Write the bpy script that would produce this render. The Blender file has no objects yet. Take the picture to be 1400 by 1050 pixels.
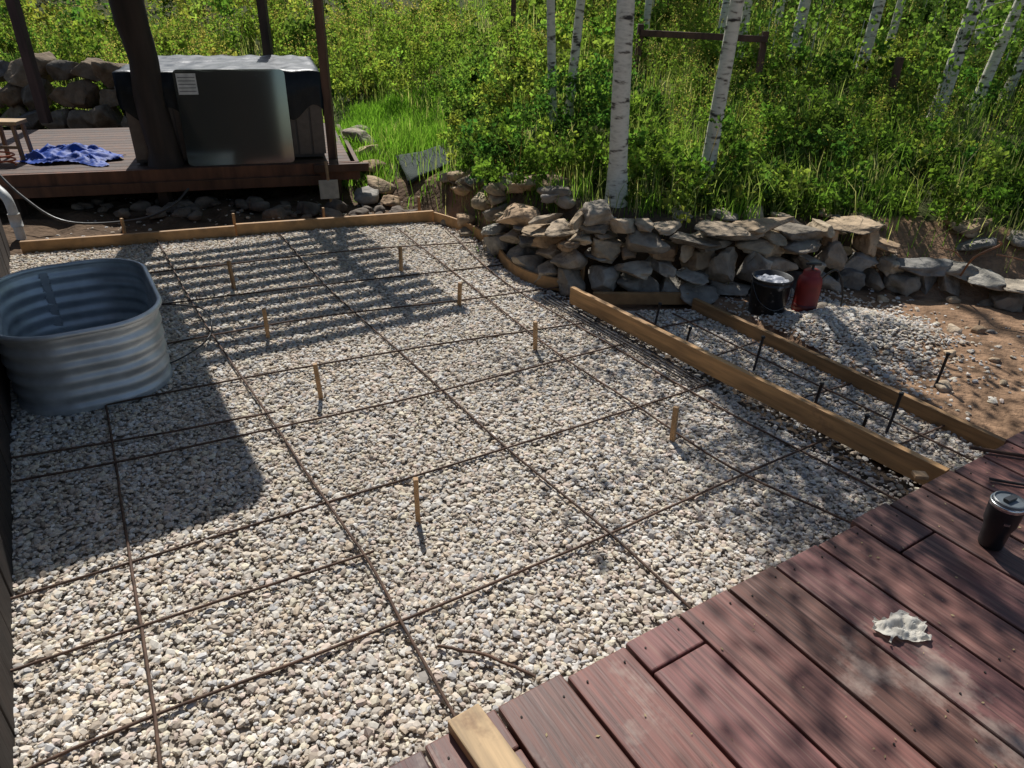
import bpy, math, random
import numpy as np
from mathutils import Vector, Matrix, noise as mn
rng=np.random.default_rng(7); random.seed(7)
scene=bpy.context.scene
scene.view_settings.view_transform='Standard'; scene.view_settings.look='None'; scene.view_settings.exposure=0
A2=np.array([-.538,.843]); B2=np.array([.843,.538])   # site axes: s (away) and t (right)
def W(s,t,z=0.): return np.array([A2[0]*s+B2[0]*t, A2[1]*s+B2[1]*t, z])

# ------------------------------------------------------------------ mesh builder
class MB:
    def __init__(s): s.V=[];s.F=[];s.M=[];s.C=[];s.n=0
    def add(s,V,F,col,m=0):
        V=np.asarray(V,float).reshape(-1,3)
        col=np.asarray(col,float)
        if col.ndim==1: col=np.tile(col,(len(V),1))
        Fs=F if isinstance(F,list) and len(F) and isinstance(F[0],np.ndarray) else [np.asarray(F)]
        for f in Fs:
            f=np.asarray(f,int)
            s.F.append(f+s.n); s.M.append(np.full(len(f),m))
        s.V.append(V); s.C.append(col); s.n+=len(V)
    def obj(s,name,mats,smooth=False,parent=None,bevel=0):
        V=np.concatenate(s.V);C=np.concatenate(s.C)
        me=bpy.data.meshes.new(name)
        tot=np.concatenate([np.full(len(f),f.shape[1]) for f in s.F])
        lv=np.concatenate([f.ravel() for f in s.F])
        me.vertices.add(len(V)); me.vertices.foreach_set('co',V.ravel().astype(np.float32))
        me.loops.add(len(lv)); me.loops.foreach_set('vertex_index',lv.astype(np.int32))
        me.polygons.add(len(tot)); st=np.concatenate([[0],np.cumsum(tot)[:-1]])
        me.polygons.foreach_set('loop_start',st.astype(np.int32))
        me.polygons.foreach_set('material_index',np.concatenate(s.M).astype(np.int32))
        me.polygons.foreach_set('use_smooth',np.full(len(tot),bool(smooth)))
        me.update(calc_edges=True); me.validate()
        a=me.color_attributes.new('Col','FLOAT_COLOR','POINT')
        a.data.foreach_set('color',np.hstack([C,np.ones((len(C),1))]).ravel().astype(np.float32))
        for m in (mats if isinstance(mats,list) else [mats]): me.materials.append(m)
        o=bpy.data.objects.new(name,me); scene.collection.objects.link(o)
        if parent: o.parent=parent
        if bevel:
            b=o.modifiers.new('bev','BEVEL'); b.width=bevel; b.segments=2; b.limit_method='ANGLE'
        return o
def empty(name):
    o=bpy.data.objects.new(name,None); scene.collection.objects.link(o); return o
BF=np.array([[0,3,2,1],[4,5,6,7],[0,1,5,4],[1,2,6,5],[2,3,7,6],[3,0,4,7]])
def beam(b,p0,p1,w,h,col,up=(0,0,1),m=0):
    p0=np.array(p0,float);p1=np.array(p1,float);d=p1-p0;d/=np.linalg.norm(d)
    up=np.array(up,float); x=np.cross(d,up);x/=np.linalg.norm(x);u=np.cross(x,d)
    V=[]
    for p in (p0,p1):
        for sx,su in ((-1,-1),(1,-1),(1,1),(-1,1)): V.append(p+x*sx*w/2+u*su*h/2)
    b.add(V,BF,col,m)
def tube(b,P,R,col,ns=10,m=0,cap=True,jit=0):
    P=np.array(P,float); n=len(P); R=np.full(n,R) if np.isscalar(R) else np.array(R)
    T=np.gradient(P,axis=0); T/=np.linalg.norm(T,axis=1)[:,None]+1e-9
    ref=np.array([0,0,1.]) if abs(T[0][2])<.8 else np.array([1.,0,0])
    V=[]
    ang=np.linspace(0,2*math.pi,ns,endpoint=False)
    for i in range(n):
        x=np.cross(T[i],ref);x/=np.linalg.norm(x);y=np.cross(T[i],x)
        r=R[i]*(1+jit*rng.normal(size=ns))
        V.append(P[i]+np.outer(np.cos(ang)*r,x)+np.outer(np.sin(ang)*r,y))
    V=np.concatenate(V); F=[]
    for i in range(n-1):
        for k in range(ns):
            F.append([i*ns+k,i*ns+(k+1)%ns,(i+1)*ns+(k+1)%ns,(i+1)*ns+k])
    Fs=[np.array(F)]
    if cap: Fs+= [np.array([list(range(ns))]),np.array([list(range((n-1)*ns,n*ns))[::-1]])]
    b.add(V,Fs,col,m)
def lathe(b,prof,c,col,ns=40,m=0,axis=None):
    prof=np.array(prof,float);n=len(prof);ang=np.linspace(0,2*math.pi,ns,endpoint=False)
    V=[]
    for r,z in prof: V.append(np.stack([c[0]+np.cos(ang)*r,c[1]+np.sin(ang)*r,np.full(ns,c[2]+z)],1))
    F=[[i*ns+k,i*ns+(k+1)%ns,(i+1)*ns+(k+1)%ns,(i+1)*ns+k] for i in range(n-1) for k in range(ns)]
    b.add(np.concatenate(V),np.array(F),col,m)
def sweep(pts,n=60):
    P=np.array(pts,float);P=np.vstack([2*P[0]-P[1],P,2*P[-1]-P[-2]]);out=[]
    k=max(2,n//(len(P)-3))
    for i in range(1,len(P)-2):
        for t in np.linspace(0,1,k,endpoint=False):
            a,b_,c,d=P[i-1],P[i],P[i+1],P[i+2]
            out.append(.5*((2*b_)+(-a+c)*t+(2*a-5*b_+4*c-d)*t*t+(-a+3*b_-3*c+d)*t**3))
    out.append(P[-2]); return np.array(out)

# ------------------------------------------------------------------ materials
def mk(name):
    m=bpy.data.materials.new(name);m.use_nodes=True;nt=m.node_tree;nt.nodes.clear()
    o=nt.nodes.new('ShaderNodeOutputMaterial');return m,nt,o
def pm(name,rough=.7,metal=0,ns=8.,vs=(1,1,1),rotz=0,lo=.6,hi=1.25,bump=.3,bd=.01,bs=None,spec=.5,det=4,second=None,dist=0.,third=None):
    m,nt,o=mk(name);N=nt.nodes.new;L=nt.links.new
    p=N('ShaderNodeBsdfPrincipled');L(p.outputs[0],o.inputs[0])
    p.inputs['Metallic'].default_value=metal;p.inputs['Specular IOR Level'].default_value=spec
    at=N('ShaderNodeAttribute');at.attribute_name='Col'
    tc=N('ShaderNodeTexCoord');r=N('ShaderNodeMapping');r.inputs['Rotation'].default_value=(0,0,rotz)
    s=N('ShaderNodeMapping');s.inputs['Scale'].default_value=vs
    L(tc.outputs['Object'],r.inputs[0]);L(r.outputs[0],s.inputs[0])
    n=N('ShaderNodeTexNoise');n.inputs['Scale'].default_value=ns;n.inputs['Detail'].default_value=det;n.inputs['Distortion'].default_value=dist
    L(s.outputs[0],n.inputs['Vector'])
    mr=N('ShaderNodeMapRange');mr.inputs[1].default_value=.3;mr.inputs[2].default_value=.7;mr.inputs[3].default_value=lo;mr.inputs[4].default_value=hi
    L(n.outputs[0],mr.inputs[0])
    mx=N('ShaderNodeVectorMath');mx.operation='SCALE';L(at.outputs['Color'],mx.inputs[0]);L(mr.outputs[0],mx.inputs['Scale'])
    col=mx.outputs[0]
    for k_,sec in enumerate((second,third)):
        if not sec: continue
        c2,sc,th,wd_,iso=(list(sec)+[.12,False])[:5] if len(sec)==3 else sec
        n2=N('ShaderNodeTexNoise');n2.inputs['Scale'].default_value=sc;n2.inputs['Detail'].default_value=6;n2.inputs['Roughness'].default_value=.65
        L((r if iso else s).outputs[0],n2.inputs['Vector'])
        r2=N('ShaderNodeMapRange');r2.inputs[1].default_value=th;r2.inputs[2].default_value=th+wd_;L(n2.outputs[0],r2.inputs[0])
        mm=N('ShaderNodeMix');mm.data_type='RGBA';L(r2.outputs[0],mm.inputs[0]);L(col,mm.inputs[6]);mm.inputs[7].default_value=(*c2,1)
        col=mm.outputs[2]
    L(col,p.inputs['Base Color'])
    rr=N('ShaderNodeMapRange');rr.inputs[3].default_value=rough-.1;rr.inputs[4].default_value=min(1,rough+.12);L(n.outputs[0],rr.inputs[0]);L(rr.outputs[0],p.inputs['Roughness'])
    if bump:
        nb=N('ShaderNodeTexNoise');nb.inputs['Scale'].default_value=bs or ns*3;nb.inputs['Detail'].default_value=4;L(s.outputs[0],nb.inputs['Vector'])
        bm=N('ShaderNodeBump');bm.inputs['Strength'].default_value=bump;bm.inputs['Distance'].default_value=bd
        L(nb.outputs[0],bm.inputs['Height']);L(bm.outputs[0],p.inputs['Normal'])
    return m
def leafmat(name,tr=.5,tint=(1.5,1.6,.6)):
    m,nt,o=mk(name);N=nt.nodes.new;L=nt.links.new
    at=N('ShaderNodeAttribute');at.attribute_name='Col'
    p=N('ShaderNodeBsdfDiffuse');L(at.outputs['Color'],p.inputs['Color'])
    t=N('ShaderNodeBsdfTranslucent');v=N('ShaderNodeVectorMath');v.operation='MULTIPLY';v.inputs[1].default_value=tint
    L(at.outputs['Color'],v.inputs[0]);L(v.outputs[0],t.inputs['Color'])
    mx=N('ShaderNodeMixShader');mx.inputs[0].default_value=tr;L(p.outputs[0],mx.inputs[1]);L(t.outputs[0],mx.inputs[2]);L(mx.outputs[0],o.inputs[0])
    return m
SA=-math.atan2(A2[1],A2[0])
M_lum=pm('lumber',.7,ns=3,vs=(1,14,14),rotz=SA,lo=.6,hi=1.3,bump=.3,bd=.003,third=((.20,.11,.06),3,.60,.1,True))
M_lumx=pm('lumber_b',.7,ns=6,vs=(2,2,2),lo=.7,hi=1.25,bump=.3,bd=.003)
M_deck=pm('deck_stain',.55,ns=2.6,vs=(1.4,34,34),rotz=SA,lo=.5,hi=1.5,bump=.6,bd=.003,bs=4,second=((.25,.13,.10),1.6,.53,.16,False),third=((.32,.235,.19),3.4,.58,.13,True))
M_dark=pm('dark_wood',.75,ns=4,vs=(3,3,.6),lo=.5,hi=1.4,bump=.5,bd=.006)
M_stone=pm('field_stone',.92,ns=9,lo=.6,hi=1.35,bump=1,bd=.022,bs=20,spec=.2,second=((.17,.155,.12),9,.62))
M_rust=pm('rusty_steel',.8,metal=.2,ns=30,lo=.5,hi=1.4,bump=0)
M_zinc=pm('galvanised',.45,metal=.55,ns=9,lo=.75,hi=1.15,bump=.1,bd=.002)
M_plain=pm('painted',.5,ns=20,lo=.8,hi=1.15,bump=.1,bd=.001)
M_metal=pm('bright_metal',.25,metal=1,ns=10,lo=.9,hi=1.05,bump=0)
M_plast=pm('tarp_plastic',.4,ns=9,lo=.7,hi=1.2,bump=.4,bd=.01,bs=12)
M_leaf=leafmat('leaf',.58,(1.6,1.85,.75));M_grass=leafmat('grass_blade',.55,(1.5,1.65,.8))
m,nt,o=mk('gravel_stone');at=nt.nodes.new('ShaderNodeAttribute');at.attribute_name='Col';p=nt.nodes.new('ShaderNodeBsdfDiffuse')
nt.links.new(at.outputs['Color'],p.inputs['Color']);nt.links.new(p.outputs[0],o.inputs[0]);M_gravel=m

def bark():
    m,nt,o=mk('aspen_bark');N=nt.nodes.new;L=nt.links.new
    p=N('ShaderNodeBsdfPrincipled');p.inputs['Roughness'].default_value=.7;L(p.outputs[0],o.inputs[0])
    tc=N('ShaderNodeTexCoord');s=N('ShaderNodeMapping');s.inputs['Scale'].default_value=(9,9,26);L(tc.outputs['Object'],s.inputs[0])
    n=N('ShaderNodeTexNoise');n.inputs['Scale'].default_value=1.;n.inputs['Detail'].default_value=4;L(s.outputs[0],n.inputs['Vector'])
    r=N('ShaderNodeValToRGB');e=r.color_ramp.elements
    e[0].position=.25;e[0].color=(.46,.43,.33,1);e[1].position=1;e[1].color=(.03,.028,.025,1)
    a=e.new(.45);a.color=(.74,.70,.58,1);a=e.new(.56);a.color=(.62,.58,.47,1);a=e.new(.61);a.color=(.24,.21,.16,1);a=e.new(.66);a.color=(.035,.03,.025,1)
    L(n.outputs[0],r.inputs[0]);L(r.outputs[0],p.inputs['Base Color'])
    b=N('ShaderNodeBump');b.inputs['Strength'].default_value=.4;b.inputs['Distance'].default_value=.01;L(n.outputs[0],b.inputs['Height']);L(b.outputs[0],p.inputs['Normal'])
    return m
M_bark=bark()

# ------------------------------------------------------------------ terrain
YX=[-12,-3,-1.6,-.8,-.35,-.1,.1,.4,.85,1.3,2.2,3,4,6,12]
YY=[8.9,8.6,7.1,6.5,5.9,5.35,5.05,4.75,4.62,4.58,4.82,4.78,4.45,4.2,4.2]
def yb(x): return np.interp(x,YX,YY)
def nz(x,y,f,ph=0):
    return (np.sin(x*f+1.3*np.sin(y*f*.7+ph)+ph)*np.cos(y*f*1.1+.9*np.sin(x*f*.8+ph*2)))
def terr(x,y,rough=True):
    x=np.asarray(x,float);y=np.asarray(y,float);d=y-yb(x)
    d=d+np.interp(x,[2.3,2.9,12],[0,.28,.3]);dp=np.clip(d,0,None)
    z0=np.interp(x,[-12,-3,-1,-.2,.3,1.5,3,6],[.1,.1,.12,.28,.42,.40,.30,.24])
    dm=np.clip(dp,0,40);ramp=np.interp(x,[2.3,2.9,12],[.28,.62,.7])
    z=z0*np.clip(dp/ramp,0,1)+.15*dm+.004*np.clip(dm,0,14)**2+.05*np.clip(dm-14,0,40)
    if rough:
        z=z+np.where(d>0,.04*nz(x,y,2.1)+.02*nz(x,y,5.3,2),0)*np.clip(dp*3,0,1)
        t=B2[0]*x+B2[1]*y; s=A2[0]*x+A2[1]*y
        right=(t>3.42)&(d<=0); z=z+np.where(right,.03+.02*nz(x,y,4.1,1)+.012*nz(x,y,11,3),0)
        z=z+.13*np.exp(-(((x-2.1)/.40)**2+((y-3.95)/.27)**2))*np.where(t>3.42,1,0)
        back=(s>6.3-.0)&(d<=0)&(x<-.7); z=z+np.where(back,.03*nz(x,y,7,1)+.02*nz(x,y,15,4)-.02,0)
        inn=(~right)&(~back)&(d<=0); z=np.where(inn,-.03,z)
    return z
def ax(lo,hi,st,far):
    a=np.arange(lo,hi,st);k=np.cumsum(st*1.25**np.arange(1,40));k=k[k<far]
    return np.concatenate([lo-k[::-1],a,a[-1]+k])
xs=ax(-7,7.5,.06,300);ys=ax(-1,12,.06,300)
X,Y=np.meshgrid(xs,ys);Z=terr(X,Y);n0=len(xs)
V=np.stack([X.ravel(),Y.ravel(),Z.ravel()],1)
i=np.arange(len(ys)-1)[:,None]*n0+np.arange(n0-1)[None];i=i.ravel()
F=np.stack([i,i+1,i+n0+1,i+n0],1)
d=(Y-yb(X)).ravel()
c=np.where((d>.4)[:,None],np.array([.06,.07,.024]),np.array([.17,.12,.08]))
rr=(V[:,0]>-1.2)&(d<=.4);c=np.where(rr[:,None],np.array([.29,.18,.11]),c)
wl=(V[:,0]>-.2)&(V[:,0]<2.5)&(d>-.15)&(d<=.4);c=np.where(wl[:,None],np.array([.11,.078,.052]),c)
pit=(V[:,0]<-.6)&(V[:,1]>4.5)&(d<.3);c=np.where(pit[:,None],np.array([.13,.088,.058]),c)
gap=(V@np.array([B2[0],B2[1],0])>2.6)&(V@np.array([B2[0],B2[1],0])<2.9)&(V[:,1]<4.4);c=np.where(gap[:,None],np.array([.10,.075,.055]),c)
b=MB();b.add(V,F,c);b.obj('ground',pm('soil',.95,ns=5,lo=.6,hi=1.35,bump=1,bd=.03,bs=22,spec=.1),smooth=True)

# ------------------------------------------------------------------ gravel
def inpoly(P,poly):
    x,y=P[:,0],P[:,1];r=np.zeros(len(P),bool);n=len(poly);j=n-1
    for i in range(n):
        xi,yi=poly[i];xj,yj=poly[j]
        cnd=((yi>y)!=(yj>y))&(x<(xj-xi)*(y-yi)/(yj-yi+1e-12)+xi);r^=cnd;j=i
    return r
Gp=[(-3.72,5.05),(-2.41,5.58),(-.75,6.19),(-.54,6.01),(-.34,5.75),(-.17,5.39),(-.08,5.01),(.09,4.73),(.39,4.50)]
poly1=[(-.28,.78),(-.75,.5),(-.96,.57)]+[tuple(W(6.25,-.5)[:2])]+Gp+[(.40,4.34),(1.83,2.38)]
poly2=[(.44,4.22),(1.2,4.33),(2.27,2.62),(1.86,2.36)]
t_ico=(1+5**.5)/2
IV=np.array([(-1,t_ico,0),(1,t_ico,0),(-1,-t_ico,0),(1,-t_ico,0),(0,-1,t_ico),(0,1,t_ico),(0,-1,-t_ico),(0,1,-t_ico),(t_ico,0,-1),(t_ico,0,1),(-t_ico,0,-1),(-t_ico,0,1)],float)/math.sqrt(1+t_ico**2)
IF=np.array([(0,11,5),(0,5,1),(0,1,7),(0,7,10),(0,10,11),(1,5,9),(5,11,4),(11,10,2),(10,7,6),(7,1,8),(3,9,4),(3,4,2),(3,2,6),(3,6,8),(3,8,9),(4,9,5),(2,4,11),(6,2,10),(8,6,7),(9,8,1)])
PAL=np.array([(.64,.56,.46),(.66,.61,.53),(.59,.52,.44),(.62,.51,.39),(.49,.45,.40),(.70,.66,.60),(.61,.50,.42),(.51,.49,.47),(.42,.35,.28),(.65,.58,.45)])
def stones(b,P,r):
    n=len(P)
    v=IV[None]*(1+.16*rng.normal(size=(n,12,1)))*np.stack([np.ones(n)*1.1,rng.uniform(.6,.95,n),rng.uniform(.35,.6,n)],1)[:,None]*r[:,None,None]
    a=rng.uniform(0,6.283,n);tl=rng.normal(0,.25,n)
    ct,st=np.cos(tl)[:,None],np.sin(tl)[:,None]
    x,y,z=v[...,0],v[...,1],v[...,2];x,z=x*ct-z*st,x*st+z*ct
    ca,sa=np.cos(a)[:,None],np.sin(a)[:,None];x,y=x*ca-y*sa,x*sa+y*ca
    v=np.stack([x,y,z],2)+P[:,None]
    q=1+.08*nz(P[:,0],P[:,1],2.3,1)
    col=PAL[rng.integers(0,len(PAL),n)]*rng.uniform(.82,1.12,(n,1))*q[:,None]
    f=IF[None]+(np.arange(n)*12)[:,None,None]
    b.add(v.reshape(-1,3),f.reshape(-1,3),np.repeat(col,12,0))
g=MB()
for poly,den in ((poly1,8000),(poly2,5200)):
    pa=np.array(poly);lo=pa.min(0);hi=pa.max(0);n=int(den*np.prod(hi-lo))
    P=rng.uniform(lo,hi,(n,2));P=P[inpoly(P,poly)]
    s=P@A2;t=P@B2;P=P[(s>.82)&~((t>2.63)&(t<2.80)&(rng.random(len(P))<.75))]
    r=rng.gamma(7,.0094/7,len(P)).clip(.004,.019)
    z=.004*nz(P[:,0],P[:,1],3.)+rng.uniform(-.007,.006,len(P))
    stones(g,np.column_stack([P,z]),r)
n=8000;P=np.column_stack([rng.normal(2.02,.27,n),rng.normal(3.95,.30,n)]);tt=P@B2;P=P[(tt>3.43)&(P[:,1]<yb(P[:,0])-.05)]
stones(g,np.column_stack([P,terr(P[:,0],P[:,1])+rng.uniform(-.004,.01,len(P))]),rng.gamma(9,.0105/9,len(P)))
n=2600;P=np.column_stack([rng.uniform(-3.8,3.6,n),rng.uniform(2.6,6.9,n)]);P=P[(~inpoly(P,poly1))&(~inpoly(P,poly2))&(P[:,1]<yb(P[:,0])+.1)&((P[:,0]<.5)|(rng.random(len(P))<.35))]
stones(g,np.column_stack([P,terr(P[:,0],P[:,1])+.003]),rng.gamma(5,.011/5,len(P)))
g.obj('gravel_bed',M_gravel)
m,nt,o=mk('gravel_base');N=nt.nodes.new;L=nt.links.new
p=N('ShaderNodeBsdfDiffuse');L(p.outputs[0],o.inputs[0])
tc=N('ShaderNodeTexCoord');vo=N('ShaderNodeTexVoronoi');vo.inputs['Scale'].default_value=80;L(tc.outputs['Object'],vo.inputs['Vector'])
r=N('ShaderNodeValToRGB');r.color_ramp.elements[0].color=(.26,.22,.18,1);r.color_ramp.elements[1].color=(.52,.46,.38,1)
L(vo.outputs['Color'],r.inputs[0]);L(r.outputs[0],p.inputs['Color'])
b=MB()
bp1=[q for q in poly1[:-2]]+[tuple(W(3.9,2.62)[:2]),tuple(W(.95,2.62)[:2])]
for poly in (bp1,): b.add([(x,y,-.010) for x,y in poly],[np.array([list(range(len(poly)))[::-1]])],(.3,.3,.3))
b.add([(*W(s_,t_)[:2],-.010) for s_,t_ in ((.95,2.82),(3.3,2.82),(3.0,3.3),(.95,3.33))],[np.array([[0,3,2,1]])],(.3,.3,.3))
gb=b.obj('gravel_base',m)

# ------------------------------------------------------------------ rebar grid
b=MB();RC=(.105,.062,.042)
bars=[[(-2.1,3.1),(-1.99,2.96),(-1.45,2.06),(-1.09,1.46),(-.80,.95)],
[(-2.85,5.42),(-1.97,4.03),(-1.13,2.8),(-.8,2.31),(-.5,1.88),(-.3,1.54),(-.05,1.12)],
[(-1.97,5.70),(-1.26,4.48),(-.67,3.6),(-.37,3.15),(-.03,2.63),(.38,2.06),(.66,1.63)],
[(-1.02,5.9),(-.33,4.66),(.21,3.65),(.62,3.02),(.96,2.51),(1.38,2.1)],
[(-.62,5.98),(-.1,4.75),(.55,3.75),(1.1,2.95),(1.6,2.3)],
[(-3.35,4.3),(-2.3,4.8),(-1.17,5.31),(-.2,5.62)],[(-2.97,3.81),(-1.6,4.42),(-.35,4.95),(-.1,5.05)],
[(-2.0,3.55),(-1.2,3.98),(-.3,4.33),(.35,4.62)],
[(-1.95,2.9),(-1.37,3.21),(-.6,3.57),(.08,3.86),(.75,4.12)],
[(-2.01,2.28),(-1.67,2.43),(-1.06,2.74),(-.37,3.11),(.73,3.78),(.95,3.9)],[(-1.7,1.63),(-.72,2.22),(.07,2.67),(.7,3.06),(1.25,3.4)],
[(-1.48,1.37),(-1.14,1.57),(-.49,1.93)],[(-1.3,1.05),(-.99,1.24),(-.31,1.63),(.38,2.06),(1.38,2.7),(1.62,2.82)],
[(-2.2,2.42),(-1.67,2.62),(-1.12,2.86)],
[(-.21,1.52),(-.05,1.49),(.1,1.42)],
[(1.02,4.2),(1.3,3.75),(1.75,3.1),(2.15,2.5)],[(.78,4.2),(1.1,3.65),(1.6,2.95),(1.95,2.42)],
[(1.0,3.5),(1.45,3.8)],[(1.3,3.05),(1.85,3.35)],[(1.65,2.65),(2.1,2.9)],[(.75,3.9),(1.2,4.15)]]
for q,bp in enumerate(bars):
    P=sweep([(x,y,.017+.007*(q%2)+.003*rng.normal()) for x,y in bp],40)
    P[:,:2]+=.004*rng.normal(size=(len(P),2)).cumsum(0)*.25
    tube(b,P,.0052,np.array(RC)*rng.uniform(.7,1.3),ns=7)
for k in range(4):
    o_=.03+.028*k
    tube(b,sweep([W(3.6,2.62-o_*1.0,.03),W(2.9,2.63-o_,.035),W(2.2,2.64-o_*.9,.03)],20),.0045,(.08,.07,.065),ns=6)
b.obj('rebar_grid',M_rust,smooth=True)

# ------------------------------------------------------------------ stakes
def stake(x,y,h,lean=(0,0)):
    b=MB();a=random.uniform(0,1.5);ux=np.array([math.cos(a),math.sin(a),0])
    beam(b,(x,y,-.05),(x+lean[0]*h,y+lean[1]*h,h),.024,.019,np.array((.48,.29,.14))*random.uniform(.75,1.1),up=ux)
    b.obj('wooden_stake',M_lumx,bevel=.002)
for x,y,h in [(-1.9,4.48,.2),(-1.43,3.72,.19),(-.95,3.04,.2),(-.35,2.13,.2),(-.83,4.89,.19),(-.36,4.28,.165),(.13,3.64,.19),(.75,2.74,.185)]:
    stake(x,y,h,(random.uniform(-.06,.06),random.uniform(-.05,.05)))
for x,y,h in [(.47,4.66,.17),(-2.33,5.72,.16),(-3.1,5.43,.18),(-1.66,6.0,.15),(-.88,6.33,.18),(-.05,5.35,.14)]: stake(x,y,h,(0,.05))
def pin(x,y,h):
    b=MB();tube(b,[(x,y,-.05),(x+.01,y,h*.5),(x+.02,y+.01,h)],.0075,(.035,.03,.03),ns=8)
    lathe(b,[(0,0),(.011,0),(.011,.012),(0,.012)],(x+.02,y+.01,h-.004),(.03,.03,.03),ns=10)
    b.obj('steel_form_stake',M_rust,smooth=True)
for x,y,h in [(1.34,3.49,.19),(.88,4.05,.14),(2.24,3.30,.21),(1.79,2.86,.21),(1.47,2.98,.19),(1.0,3.72,.13),(2.02,4.05,.12),(1.6,2.75,.15)]: pin(x,y,h)

# ------------------------------------------------------------------ form boards
LC=np.array((.44,.25,.105))
def board(name,pts,h0,h1,w,col,mat):
    P=np.array(pts,float);T=np.gradient(P,axis=0);T/=np.linalg.norm(T,axis=1)[:,None];Nn=np.stack([-T[:,1],T[:,0]],1)
    n=len(P);V=[]
    for i in range(n):
        for sx,z in ((-.5,h0),(.5,h0),(.5,h1),(-.5,h1)): V.append((*(P[i]+Nn[i]*sx*w),z))
    F=[[i*4+k,i*4+(k+1)%4,i*4+4+(k+1)%4,i*4+4+k] for i in range(n-1) for k in range(4)]+[[0,3,2,1],[n*4-4,n*4-3,n*4-2,n*4-1]]
    b=MB();b.add(V,np.array(F),col);return b.obj(name,mat,bevel=.003)
board('wooden_form_board',[(-3.72,5.1),(-3.0,5.36),(-2.3,5.64)],-.01,.085,.034,LC*.9,M_lumx)
board('wooden_form_board',[(-2.3,5.67),(-1.5,5.95),(-.74,6.23)],-.01,.09,.034,LC,M_lumx)
cv=sweep([(-.73,6.2),(-.54,6.03),(-.33,5.77),(-.16,5.40),(-.06,5.02),(.10,4.74),(.40,4.56)],48)[:,:2]
board('curved_form_board',cv,-.005,.085,.02,LC*1.05,M_lumx)
board('long_form_board',[(.37,4.27),(1.06,3.31),(1.765,2.34)],.05,.16,.034,LC*1.15,M_lum)
board('wooden_form_board',[(1.18,4.33),(1.70,3.53),(2.29,2.62)],.0,.08,.032,LC*.72,M_lum)
board('wooden_form_board',[(.52,4.38),(.85,4.4),(1.16,4.42)],.0,.08,.034,LC*.72,M_lumx)

# ------------------------------------------------------------------ foreground deck
deck=empty('wooden_deck')
b=MB();pw=.205;t=-.62
while t<6:
    col=np.array((.145,.052,.038))*rng.uniform(.65,1.3)+np.array([0,rng.uniform(0,.010),rng.uniform(0,.014)])
    s1=.98+rng.uniform(-.012,.012); cut=rng.random()<.14; sc=rng.uniform(.80,.88)
    zz=.2025+rng.uniform(-.002,.0015)
    def pl(sa,sb,cc):
        beam(b,W(sa,t+pw/2,zz),W(sb,t+pw/2,zz+rng.uniform(-.001,.001)),pw-.010,.035,cc)
    if cut: pl(-3,sc-.003,col);pl(sc+.003,s1,col*rng.uniform(.8,1.3))
    else: pl(-3,s1,col)
    t+=pw
b.obj('planks',M_deck,parent=deck,bevel=.005)
b=MB();beam(b,W(.93,-.62,.09),W(.93,6,.09),.04,.185,(.08,.04,.03))
for s_ in (.4,-.2,-.8,-1.4): beam(b,W(s_,-.62,.09),W(s_,6,.09),.04,.185,(.08,.04,.03))
b.obj('joists',M_dark,parent=deck)
b=MB();tk=-.62
while tk<6:
    for s_ in (.93,.4,-.2):
        for o_ in (.04,.165): lathe(b,[(0,.0012),(.003,.0012),(.003,-.002)],W(s_+rng.uniform(-.01,.01),tk+o_,.2215),(.03,.025,.02),ns=8)
    tk+=pw
b.obj('screws',M_rust,parent=deck)
b=MB();beam(b,W(.66,.54,.240),W(1.0,.52,.240),.09,.034,(.48,.33,.18));b.obj('wood_offcut',M_lum,bevel=.004)
b=MB();beam(b,W(1.0,2.52,.230),W(1.03,2.48,.230),.04,.016,(.40,.25,.13));b.obj('wood_offcut',M_lum,bevel=.003)
b=MB();n=320;s_=rng.uniform(-.6,.9,n);t_=rng.uniform(.2,4.5,n)
for a,c_ in zip(s_,t_):
    p=W(a,c_,.2225);L_=rng.uniform(.002,.007);an=rng.uniform(0,6.28);u_=np.array([math.cos(an),math.sin(an),.1])*L_;v_=np.array([-math.sin(an),math.cos(an),.1])*L_*.5
    b.add([p-u_,p+v_+[0,0,.001],p+u_,p-v_],np.array([[0,3,2,1]]),np.array([.42,.33,.18])*rng.uniform(.5,1.2))
b.obj('leaf_litter',M_gravel)

cup=empty('travel_tumbler');cx=(1.615,1.83,.2215)
b=MB();lathe(b,[(0,.0),(.034,.0),(.037,.004),(.040,.07),(.049,.10),(.051,.155),(.0515,.163)],cx,(.012,.013,.016),ns=48);b.obj('body',pm('powder_coat',.4,ns=200,bump=.1,bd=.0005),smooth=True,parent=cup)
b=MB();lathe(b,[(.0517,.163),(.0525,.170),(.0525,.176),(.050,.178),(.047,.176),(.047,.16),(0,.155)],cx,(.75,.75,.75),ns=48);b.obj('rim',M_metal,smooth=True,parent=cup)
b=MB();lathe(b,[(.046,.176),(.0465,.186),(.043,.188),(.040,.182),(0,.182)],cx,(.16,.18,.19),ns=48)
beam(b,(cx[0]-.02,cx[1]-.01,cx[2]+.189),(cx[0]+.02,cx[1]+.01,cx[2]+.189),.018,.01,(.05,.05,.05));b.obj('lid',M_plast,smooth=False,parent=cup)
b=MB()
for k in range(5):
    an=-2.0+.07*k
    beam(b,(cx[0]+.0505*math.cos(an),cx[1]+.0505*math.sin(an),cx[2]+.115),(cx[0]+.0505*math.cos(an),cx[1]+.0505*math.sin(an),cx[2]+.123),.0022,.0025,(.6,.6,.6),up=(math.cos(an),math.sin(an),0))
b.obj('badge',M_metal,parent=cup)

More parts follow.
